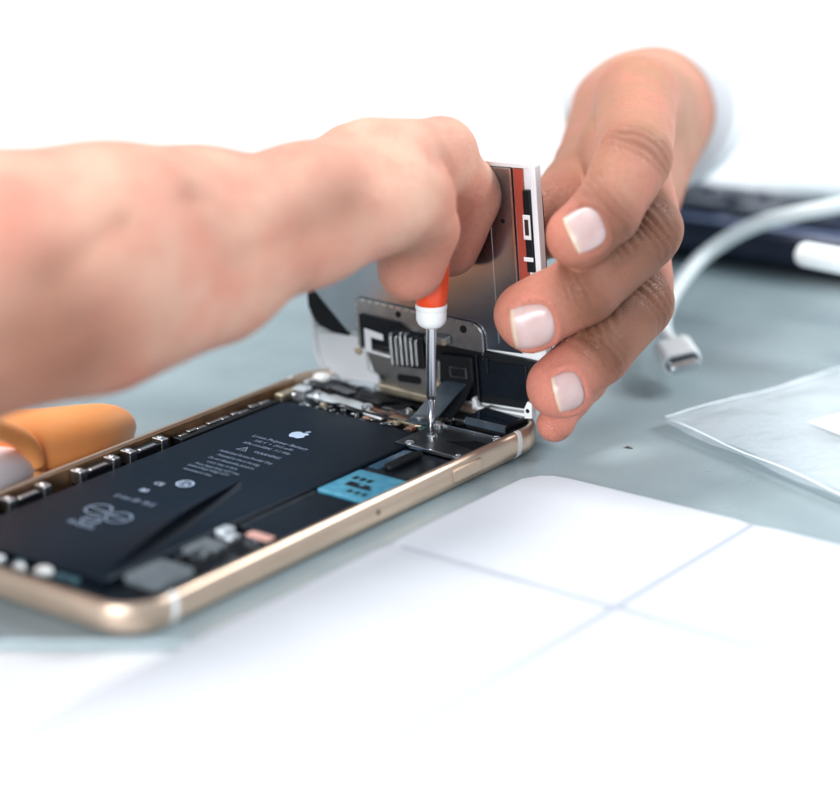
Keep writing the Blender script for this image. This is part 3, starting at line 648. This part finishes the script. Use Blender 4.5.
mb.prism([(p.x, p.y) for p in q], 2.2, 2.4); mb.build('label', M['label'], bg_)

# ------------------------------------------------------------------ laptop, charging plug, cable
lp = empty('laptop', 'dark blue-grey laptop blurred at the back right of the table', 'laptop', (0, 240, 0))
ang = math.atan2(4.5, 46)
LM = Matrix.Translation((0, -16, 0)) @ Matrix.Rotation(ang, 4, 'Z')
mb = MB(); mb.box(-58, 190, -1.0, 45, 2.0, 12.5, 0, LM); mb.build('base', M['laptop'], lp, bevel=3.5, seg=4)
mb = MB(); mb.box(-54, 186, 8, 41, 12.5, 13.0, 0, LM); dk = mb.build('keyboard_deck', M['keys'], lp, bevel=0.2)
random.seed(7)
for row in range(2):
    for k in range(13):
        mb = MB(); x = -52+k*18.3+row*5; y = 11+row*14.5
        mb.box(x, x+15.2, y, y+11.8, 13.0, 14.6, 0, LM); mb.build('key', M['laptop'], dk, bevel=0.8)
mb = MB(); mb.box(-50, 180, 1.5, 5.5, 12.5, 12.8, 0, LM); mb.build('trim_strip', mat('blue trim', (0.16, 0.20, 0.36), 0.3, 0.5), lp)  # blue highlight along the laptop front, painted as a strip
mb = MB(); mb.box(-50, 180, 4, 40, 0.0, 2.0, 0, LM); mb.build('rubber_foot', M['black'], lp)

pg = empty('white_plug', 'rounded white plug resting against the front of the laptop', 'plug', (51, 168, 0))
mb = MB(); mb.tube([(-9.6, -1.4, 25.2), (-9.0, -1.3, 25.1), (-7.5, -1.1, 25.0), (8, 0.9, 24.2), (30, 3.7, 23.4)], [1.2, 2.4, 3.1, 3.3, 3.3], 18); mb.build('plug_body', M['cable'], pg, smooth=True)
mb = MB(); mb.tube([(30, 3.7, 23.4), (44, 6, 22), (60, 9, 15), (80, 14, 4), (120, 30, 2.2), (160, 60, 2.2)], 1.6, 12); mb.build('cord', M['cable'], pg, smooth=True)

ca = empty('charging_cable', 'white charging cable arching over the laptop edge to a flat plug', 'cable', (34, 122, 0))
def catmull(P, n=8):
    P = [Vector(p) for p in P]; Q = [P[0]*2-P[1]]+P+[P[-1]*2-P[-2]]; out = []
    for i in range(1, len(Q)-2):
        for k in range(n):
            t = k/n; a, b, c, d = Q[i-1:i+3]
            out.append(0.5*((2*b)+(-a+c)*t+(2*a-5*b+4*c-d)*t*t+(-a+3*b-3*c+d)*t**3))
    out.append(P[-1]); return out
off = Vector((34, 122, 0))
cp = [(190, 330, 2.4), (120, 255, 12), (74, 208, 36), (53.8, 197.7, 36.4), (38.8, 194.4, 31.4), (17.3, 190.6, 23.9), (7.6, 180.4, 16.2), (9.6, 161.6, 11.0), (16.0, 145.5, 8.6), (24.4, 132.8, 8.4), (30.0, 126.6, 8.2)]
path = [p-off for p in catmull(cp)]
mb = MB(); mb.tube(path, [2.0]*len(path), 16); mb.build('cord', M['cable'], ca, smooth=True)
# plug pointing towards the camera-right
pd = Vector((44.1, 112.7, 6.7))-Vector((29.5, 127.2, 8.3)); pd.normalize(); pw = (Vector((0.83, 0.50, 0.20))); pw = (pw-pd*pw.dot(pd)).normalized(); pu = pw.cross(pd).normalized(); pu = pu if pu.z > 0 else -pu
def plugbox(o0, l0, l1, w_, h_):
    mb = MB(); vs = []
    for l2 in (l0, l1):
        for (a, b2) in rrect(-w_/2, w_/2, -h_/2, h_/2, h_*0.42, 4):
            vs.append(o0+pd*l2+pw*a+pu*b2)
    k = len(vs)//2
    mb.add(vs, [tuple(reversed(range(k))), tuple(range(k, 2*k))]+[(i, (i+1) % k, k+(i+1) % k, k+i) for i in range(k)]); return mb
o0 = Vector((29.5, 127.2, 8.2))-off
mb = MB(); mb.tube([o0-pd*4.5, o0-pd*1.0, o0+pd*1.5], [2.1, 2.5, 2.9], 14); mb.build('strain_relief', M['cable'], ca, smooth=True)
plugbox(o0, 0.4, 10.4, 9.6, 5.2).build('plug_housing', M['cable'], ca, bevel=0.5, seg=3)
plugbox(o0, 10.4, 10.9, 8.2, 3.6).build('plug_collar', M['steeld'], ca, bevel=0.1)
plugbox(o0, 10.9, 14.2, 7.0, 2.2).build('plug_tip', M['silver'], ca, bevel=0.3)

# ------------------------------------------------------------------ orange capped tube beside the phone
og = empty('capped_tube', 'glossy orange cap on a pale tube lying beside the phone at far left', 'capped tube', (-50, 0, 0))
cap = [(-56.0, -49.8, 9.5), (-53.9, -34.9, 9.0), (-48.0, -23.1, 8.2), (-43.2-1.5, -15.8, 7.6), (-43.4, -4.1, 6.6), (-45.5, 6.0, 5.4), (-47.2, 12.2, 4.0), (-48.8, 15.8, 2.9), (-49.6, 17.2, 2.6)]
rr = [9.8, 9.3, 8.8, 8.4, 7.6, 6.3, 4.6, 2.6, 0.8]
cap = [Vector(p)-Vector((-51.3, 0.5, 0)) for p in cap]
mb = MB(); mb.tube(cap, rr, 32); mb.build('cap', M['orange'], og, smooth=True, sub=1)
# fold of the cap over the pale barrel
LP_ = [(-37.6, -48.9, 24.1), (-37.6, -38.1, 20.2), (-37.6, -31.4, 16.8), (-37.6, -26.4, 13.4), (-37.6, -23.7, 9.7), (-37.6, -23.1, 6.1), (-37.6, -23.6, 3.1)]
mb = MB(); mb.tube([Vector(p)-Vector((-50, 0, 0)) for p in catmull(LP_, 6)], 2.3, 16); mb.build('cap_fold', M['orange'], og, smooth=True)
BP_ = [(-41.0, -21.2, 5.1), (-41.0, -23.0, 5.6), (-41.0, -30.0, 7.0), (-41.0, -46.9, 9.7)]
mb = MB(); mb.tube([Vector(p)-Vector((-50, 0, 0)) for p in BP_], [3.2, 4.8, 5.2, 5.4], 28); mb.build('barrel', M['tube'], og, smooth=True)

mb = MB(); mb.add([(47.2, 77.2, 0), (49.2, 77.6, 0), (49.4, 78.4, 0), (47.8, 78.2, 0), (48.2, 77.8, 0.5)], [(0, 1, 4), (1, 2, 4), (2, 3, 4), (3, 0, 4), (3, 2, 1, 0)])
tag(mb.build('crumb', M['crumb']), 'tiny dark crumb on the bare table below the ring fingertip', 'crumb')

# ------------------------------------------------------------------ hands (implicit surface, meshed with surface nets)
def smin(a, b, k):
    h = np.clip(0.5+0.5*(b-a)/k, 0, 1); return b*(1-h)+a*h-k*h*(1-h)
def cone(P, a, b, ra, rb):
    a = np.array(a, dtype=np.float32); b = np.array(b, dtype=np.float32); ab = b-a
    t = np.clip(((P-a)@ab)/float(ab@ab), 0, 1)[..., None]
    return np.linalg.norm(P-a-ab*t, axis=-1)-(ra+(rb-ra)*t[..., 0])
def chain(P, J, k=2.5):
    d = None
    for (a, b) in zip(J[:-1], J[1:]):
        c = cone(P, a[:3], b[:3], a[3], b[3]); d = c if d is None else smin(d, c, k)
    return d
def surface_nets(f, lo, hi, h):
    lo = np.array(lo, float); n = np.ceil((np.array(hi)-lo)/h).astype(int)+1
    ax = [lo[i]+h*np.arange(n[i]) for i in range(3)]
    V = np.empty(n, dtype=np.float32)
    for i in range(0, n[0], 8):
        sl = ax[0][i:i+8]
        G = np.stack(np.meshgrid(sl, ax[1], ax[2], indexing='ij'), -1).astype(np.float32)
        V[i:i+8] = f(G.reshape(-1, 3)).reshape(G.shape[:3])
    ins = V < 0
    acc = np.zeros(tuple(n-1)+(3,), np.float32); cnt = np.zeros(tuple(n-1), np.float32)
    off3 = [(a, b, c) for a in (0, 1) for b in (0, 1) for c in (0, 1)]
    def sub(A, o): return A[o[0]:n[0]-1+o[0], o[1]:n[1]-1+o[1], o[2]:n[2]-1+o[2]]
    for a in off3:
        for d in range(3):
            if a[d] == 0:
                b = list(a); b[d] = 1; va, vb = sub(V, a), sub(V, b); m = (va < 0) != (vb < 0)
                t = np.where(m, va/np.where(m, va-vb, 1), 0)
                p = np.zeros(m.shape+(3,), np.float32)
                for q_ in range(3): p[..., q_] = a[q_]
                p[..., d] += t
                acc += p*m[..., None]; cnt += m
    act = cnt > 0; idx = -np.ones(tuple(n-1), np.int64); idx[act] = np.arange(act.sum())
    cells = np.argwhere(act); verts = lo+h*(cells+acc[act]/cnt[act][:, None])
    quads = []
    for d in range(3):
        u_, v_ = (d+1) % 3, (d+2) % 3
        sl = [slice(1, n[i]-1) for i in range(3)]; sl[d] = slice(0, n[d]-1)
        s2 = list(sl); s2[d] = slice(1, n[d])
        A = ins[tuple(sl)]; B = ins[tuple(s2)]
        E_ = np.argwhere(A != B)
        base = E_+np.array([0 if i == d else 1 for i in range(3)])
        flip = A[tuple(E_.T)]
        def at(du, dv):
            q_ = base.copy(); q_[:, u_] -= du; q_[:, v_] -= dv; return idx[tuple(q_.T)]
        Q = np.stack([at(0, 0), at(1, 0), at(1, 1), at(0, 1)], 1)
        Q[~flip] = Q[~flip][:, ::-1]; quads.append(Q)
    Q = np.concatenate(quads); return verts, Q[(Q >= 0).all(1)]
def grad(f, P, e=0.15):
    g = np.stack([f(P+np.eye(3, dtype=np.float32)[i]*e)-f(P-np.eye(3, dtype=np.float32)[i]*e) for i in range(3)], -1)
    return g/np.maximum(np.linalg.norm(g, axis=-1, keepdims=True), 1e-6)
def sdf_mesh(name, f, lo, hi, h, m, parent, nails, creases, dors, tips=(), tan_shade_spots=()):
    v, q = surface_nets(f, lo, hi, h)
    P = v.astype(np.float32)
    for _ in range(2):
        P = P - grad(f, P)*f(P)[:, None]*0.9
    g = grad(f, P)
    disp = np.zeros(len(P)); blush = np.zeros(len(P)); tan_shade = np.zeros(len(P))
    D = np.array(dors)
    for (c, a, r, amp) in creases:       # joint centre, finger axis, radius, depth
        c = np.array(c); a = np.array(a); a = a/np.linalg.norm(a)
        rel = P-c; s_ = rel@a; dist = np.linalg.norm(rel-np.outer(s_, a), axis=1)
        near = np.exp(-(np.maximum(0, dist-r*1.4)/1.5)**2)*np.clip((g@D)*1.3+0.1, 0, 1)
        wob = 0.35*np.sin(P[:, 2]*0.9+P[:, 0]*0.7)
        for o_, w_, k_ in ((-3.4, .6, .5), (-1.7, .65, .9), (0.1, .7, 1.0), (2.0, .6, .8), (3.8, .6, .45)):
            disp -= 2.8*amp*k_*np.exp(-((s_-o_-wob)/w_)**2)*near
        disp += amp*1.2*np.exp(-(s_/5.0)**2)*near
        tan_shade += 0.5*np.exp(-(s_/5.5)**2)*near
    for (c, r, k_) in tips:
        blush += k_*np.exp(-(np.linalg.norm(P-np.array(c), axis=1)/r)**2)
    for (c, r, k_) in tan_shade_spots:
        tan_shade += k_*np.exp(-(np.linalg.norm(P-np.array(c), axis=1)/r)**2)
    for (c, td, wd, ln) in (nails or ()):
        N, T, S = nail_frame(td); rel = P-np.array(c); s_ = rel@T/(ln*0.5); q_ = rel@S/(wd*0.5); k_ = np.abs(rel@N)
        ee = (np.abs(s_)**2.5+np.abs(q_)**2.5)**(1/2.5)
        m_ = np.clip((g@N)*3, 0, 1)*(k_ < 9)*np.clip((1.05-s_)/0.5, 0, 1)
        disp += m_*(0.48*np.exp(-((ee-1.18)/0.16)**2)-0.30*np.clip((1.08-ee)/0.1, 0, 1))
        blush += m_*0.35*np.exp(-((ee-1.15)/0.25)**2)
    P = P+g*disp[:, None]
    me = bpy.data.meshes.new(name); me.from_pydata((P*MM).tolist(), [], q.tolist()); me.update()
    for nm, arr in (('blush', blush), ('tan', tan_shade)):
        at = me.attributes.new(nm, 'FLOAT', 'POINT'); at.data.foreach_set('value', np.clip(arr, 0, 1).astype(np.float32))
    me.materials.append(m); me.polygons.foreach_set('use_smooth', [True]*len(me.polygons))
    o = bpy.data.objects.new(name, me); C.objects.link(o); o.parent = parent
    s2 = o.modifiers.new('smooth', 'SMOOTH'); s2.factor = 0.25; s2.iterations = 1
    return o
def nail_frame(td):
    N = -np.array(FW)*0.97-np.array(UP)*0.10; N /= np.linalg.norm(N)
    T = np.array(td, float); T -= N*(T@N); T /= np.linalg.norm(T); return N, T, np.cross(N, T)
def V3(p): return np.array(p, dtype=np.float32)

person = empty('person', 'person reaching in with bare hands, one driving the screwdriver and one gripping the screen', 'person')

# --- hand gripping the screen (right of the picture)
FI = [(47.4, 56.6, 53.7, 6.9), (51.3, 61.6, 58.7, 7.1), (50.2, 73.8, 67.8, 8.2), (23.9, 117.1, 70.5, 9.5)]
FM = [(36.0, 55.7, 34.2, 7.8), (46.2, 60.9, 41.0, 7.8), (51.0, 76.6, 51.2, 8.8), (21.8, 114.4, 58.3, 10)]
FR = [(42.2, 57.9, 18.8, 7.0), (46.5, 66.5, 25.5, 7.4), (47.6, 81.0, 33.2, 8.2), (23.5, 115.1, 44.4, 9.5)]
FP = [(37.7, 63.0, 7.7, 3.7), (35.4, 79.4, 13.2, 5), (35.7, 94.1, 22.8, 6.5), (22.3, 116.4, 30.7, 8.5)]
FT = [(13.2, 82.9, 42.3, 7.5), (17.3, 95.3, 45.8, 8.8), (7.0, 128.3, 48.8, 11), (-11.8, 169.3, 54.3, 14)]
WR = [(-5.2, 171.9, 55.2, 16), (-25.8, 210.7, 52.5, 17)]
def hand1(P):
    P = P.astype(np.float32)
    w = chain(P, WR)
    w0 = WR[0]
    for F in (FI, FM, FR, FP): w = smin(w, cone(P, F[3][:3], w0[:3], F[3][3], 14), 5)
    w = smin(w, chain(P, FT[1:]), 6)
    w = smin(w, chain(P, FT[:2]), 3)
    for F in (FI, FM, FR, FP):
        w = smin(w, cone(P, F[2][:3], F[3][:3], F[2][3], F[3][3]), 1.2)
    fs_ = None
    for F in (FI, FM, FR, FP):
        c = chain(P, F[:3], 1.6)
        # fleshy pad behind the nail
        c = smin(c, np.linalg.norm(P-V3(F[0][:3])-V3((0.4, 1.6, -0.4)), axis=-1)-F[0][3]*0.86, 2)
        fs_ = c if fs_ is None else np.minimum(fs_, c)
    d = smin(w, fs_, 0.6)
    lf = 0.22*np.sin(P[:, 0]*0.33+1.1)*np.sin(P[:, 1]*0.29)*np.sin(P[:, 2]*0.37+0.6)
    return d+lf
axis = lambda a, b: (a[0]-b[0], a[1]-b[1], a[2]-b[2])
dors = -FW
cre = []
for F in (FI, FM, FR):
    cre.append((F[1][:3], axis(F[0], F[1]), F[1][3], 0.17))
    cre.append((F[2][:3], axis(F[1], F[2]), F[2][3], 0.22))
tips = [(F[0][:3], 12.0, 0.9) for F in (FI, FM, FR, FP)]+[(FT[0][:3], 14, .6)]
knk = [(F[2][:3], 13, 0.45) for F in (FM, FR)]+[((53.7, 60.3, 48.2), 12, 0.6), ((55.7, 72.2, 54.2), 9, 0.4), ((53.0, 65.5, 30.5), 10, 0.6), ((53.3, 76.9, 38.1), 9, 0.4)]
def dirw(dx, dy): return tuple(RT*dx+UP*(-dy))
NAILS = [((52.3, 52.4, 56.9), dirw(-.90, .42), 9.4, 7.6), ((41.4, 49.3, 34.2), dirw(-.985, .17), 10.2, 9.0), ((48.2, 53.5, 19.8), dirw(-.96, .26), 9.0, 6.6)]
def nail(f, c, tipdir, wd, ln, parent):
    """plate following the finger, sides and root sunk into the skin, free edge proud"""
    N, T, S = nail_frame(tipdir)
    c = np.array(c, float); NU, NV = 21, 21
    P = []; E_ = []
    for i in range(NV):
        t = i/(NV-1)
        for j in range(NU):
            s_ = -1+2*j/(NU-1)
            lo_ = -(1-abs(s_)**2.5)**(1/2.5) if abs(s_) < 1 else 0.0
            hi_ = 0.92+0.10*(1-s_*s_)
            tt = lo_+(hi_-lo_)*t
            P.append(c+T*ln*0.5*tt+S*wd*0.5*s_); E_.append((abs(min(tt, 0))**2.5+abs(s_)**2.5)**(1/2.5))
    P = np.array(P)+N*14
    for _ in range(70): P = P-N*np.clip(f(P.astype(np.float32)), -1, 1.0)[:, None]*0.75
    g = grad(f, P.astype(np.float32))
    B = []
    for k in range(len(P)):
        i, j = divmod(k, NU); t = i/(NV-1); s_ = -1+2*j/(NU-1)
        rise = -0.25+0.70*(1-min(1, E_[k])**4)+0.06*t
        B.append(P[k]+g[k]*rise)
    mb = MB(); L = len(B)
    mb.add([tuple(b) for b in B]+[tuple(P[k]-g[k]*0.6) for k in range(L)], [], 0)
    fs, mi = [], []
    for i in range(NV-1):
        for j in range(NU-1):
            fs.append((i*NU+j, i*NU+j+1, (i+1)*NU+j+1, (i+1)*NU+j)); mi.append(1 if i >= NV-3 else 0)
    bd = [j for j in range(NU)]+[i*NU+NU-1 for i in range(1, NV)]+[(NV-1)*NU+j for j in range(NU-2, -1, -1)]+[i*NU for i in range(NV-2, 0, -1)]
    for k in range(len(bd)):
        a, b = bd[k], bd[(k+1) % len(bd)]; fs.append((a, b, b+L, a+L)); mi.append(1)
    mb.f = fs; mb.mi = mi
    return mb.build('fingernail', None, parent, smooth=True, mats=[M['nail'], M['nailtip']])
h1 = sdf_mesh('hand', hand1, (-62, 46, -2), (68, 232, 96), 0.62, M['skin'], person, NAILS, cre, tuple(dors), tips, knk)
for (c_, d_, w_, l_) in NAILS: nail(hand1, c_, d_, w_, l_, h1)
h1['label'] = 'hand with three visible nails gripping the edge of the upright screen'

# white sleeve on that arm
mb = MB(); sl = [(-2.2, 166.9, 56.7), (-17.3, 193.8, 53.5), (-46.2, 247.7, 51.5), (-80.6, 317.4, 59.5), (-127.7, 419.9, 73.9), (-218.3, 630.8, 110.8)]
path = catmull(sl, 10); rr = []
for i, p in enumerate(path): rr.append(min(21+0.4*i, 28)+0.7*math.sin(i*0.9)+0.4*math.sin(i*2.3))
mb.tube(path, rr, 36); so = mb.build('sleeve', M['cloth'], person, smooth=True)

# --- arm and hand with the screwdriver (left of the picture)
AR = [(-31.8, -135.3, 52.8, 30), (-17.4, -89.5, 58.3, 27), (-4.7, -61.4, 62.2, 24.5), (3.1, -42.6, 61.8, 23), (10.6, -20.8, 62.9, 17.6), (16.5, 1.4, 64.5, 14), (20.7, 20.7, 65.4, 12.2)]
AT = [(17.9, 9.3, 65.2, 12.5), (22.3, 29.9, 62.7, 9.3), (20.8, 36.5, 56.0, 7.7), (17.5, 37.7, 46.3, 6.9)]
AI = [(16.8, 25.8, 69.1, 12), (15.7, 50.2, 66.4, 9.0), (14.6, 61.5, 57.5, 7.5), (11.4, 60.0, 44.1, 6.3)]
AM = [(5.5, 35.1, 64.1, 12), (2.6, 65.1, 62.4, 9.5), (-0.7, 74.7-9, 50.3, 8)]
A4 = [(-4.5, 42.6, 58.9, 11), (-9.5, 68.0-4, 57.7, 9), (-10.4, 64.5, 50.8, 7.5)]
FOLDS = [([(17.2, -70.0, 68.6), (18.4, -52.8, 73.1)], 3.0, 1.3), ([(18.4, -52.8, 73.1), (19.7, -34.9, 75.7)], 3.0, 1.2), ([(19.2, -69.8, 62.4), (23.2, -39.3, 65.2)], 4.5, -1.2), ([(20.9, -34.3, 56.2), (27.7, -3.0, 62.4)], 3.2, -1.0), ([(25.4, -30.5, 63.6), (28.3, -0.5, 67.3)], 3.0, 1.1), ([(14.5, -80.5, 57.6), (21.3, -59.1, 62.1)], 4.5, 1.2), ([(25.8, -0.5, 68.6), (26.1, 9.4, 69.9)], 3.5, 1.6)]
def hand2(P):
    P = P.astype(np.float32)
    d = chain(P, AR, 5)
    d = smin(d, cone(P, AR[5][:3], AM[0][:3], 12, 11), 6); d = smin(d, cone(P, AR[5][:3], A4[0][:3], 11, 10), 6)
    t = smin(cone(P, AT[0][:3], AT[1][:3], 13, 9.5), smin(cone(P, AT[1][:3], AT[2][:3], 9.5, 7.8), cone(P, AT[2][:3], AT[3][:3], 7.8, 7), 2), 3)
    d = smin(d, t, 1.6)
    for F in (AI, AM, A4): d = smin(d, chain(P, F, 2), 1.2)
    # tendons and wrist folds
    for (ab, w_, amp_) in FOLDS:
        d = d + amp_*np.exp(-(cone(P, ab[0], ab[1], 0, 0)/w_)**2)
    d = d + 1.1*np.sin(P[:, 1]*0.085+0.5)*np.sin(P[:, 2]*0.16+0.4) + 0.6*np.sin(P[:, 0]*0.23+P[:, 1]*0.13)*np.sin(P[:, 2]*0.11)
    return d
cre2 = [(AT[2][:3], axis(AT[3], AT[2]), 7.8, 0.2), (AT[1][:3], axis(AT[2], AT[1]), 9, 0.3)]
tips2 = [(AT[3][:3], 11, 0.7), (AI[3][:3], 10, 0.8), ((6.7, -71.7, 73.8), 9, 0.9), ((17.3, -40.8, 72.3), 9, 0.6)]
h2 = sdf_mesh('hand', hand2, (-75, -178, 14), (60, 92, 104), 1.3, M['skin2'], person, None, cre2, tuple(dors), tips2, [((17.8, -69.3, 69.1), 7, 0.35), ((18.4, -52.8, 73.1), 7, 0.4), ((19.1, -35.6, 75.2), 7, 0.35), ((26.2, -13.6, 64.9), 8, 0.4), ((17.2, -78.2, 58.5), 14, 0.35), ((26.1, 3.9, 69.3), 6, 0.5), ((24.9, -27.1, 60.2), 9, 0.3), ((15.7, -72.2, 50.1), 20, .65), ((19.2, -57.3, 54.6), 13, .35), ((27.7, -2.8, 69.1), 8, .65), ((23.2, 23.2, 51.4), 7, .6)])  # dark spots also paint shade under the forearm, in folds and beside the thumb
h2['label'] = 'blurred bare forearm and hand holding the screwdriver'
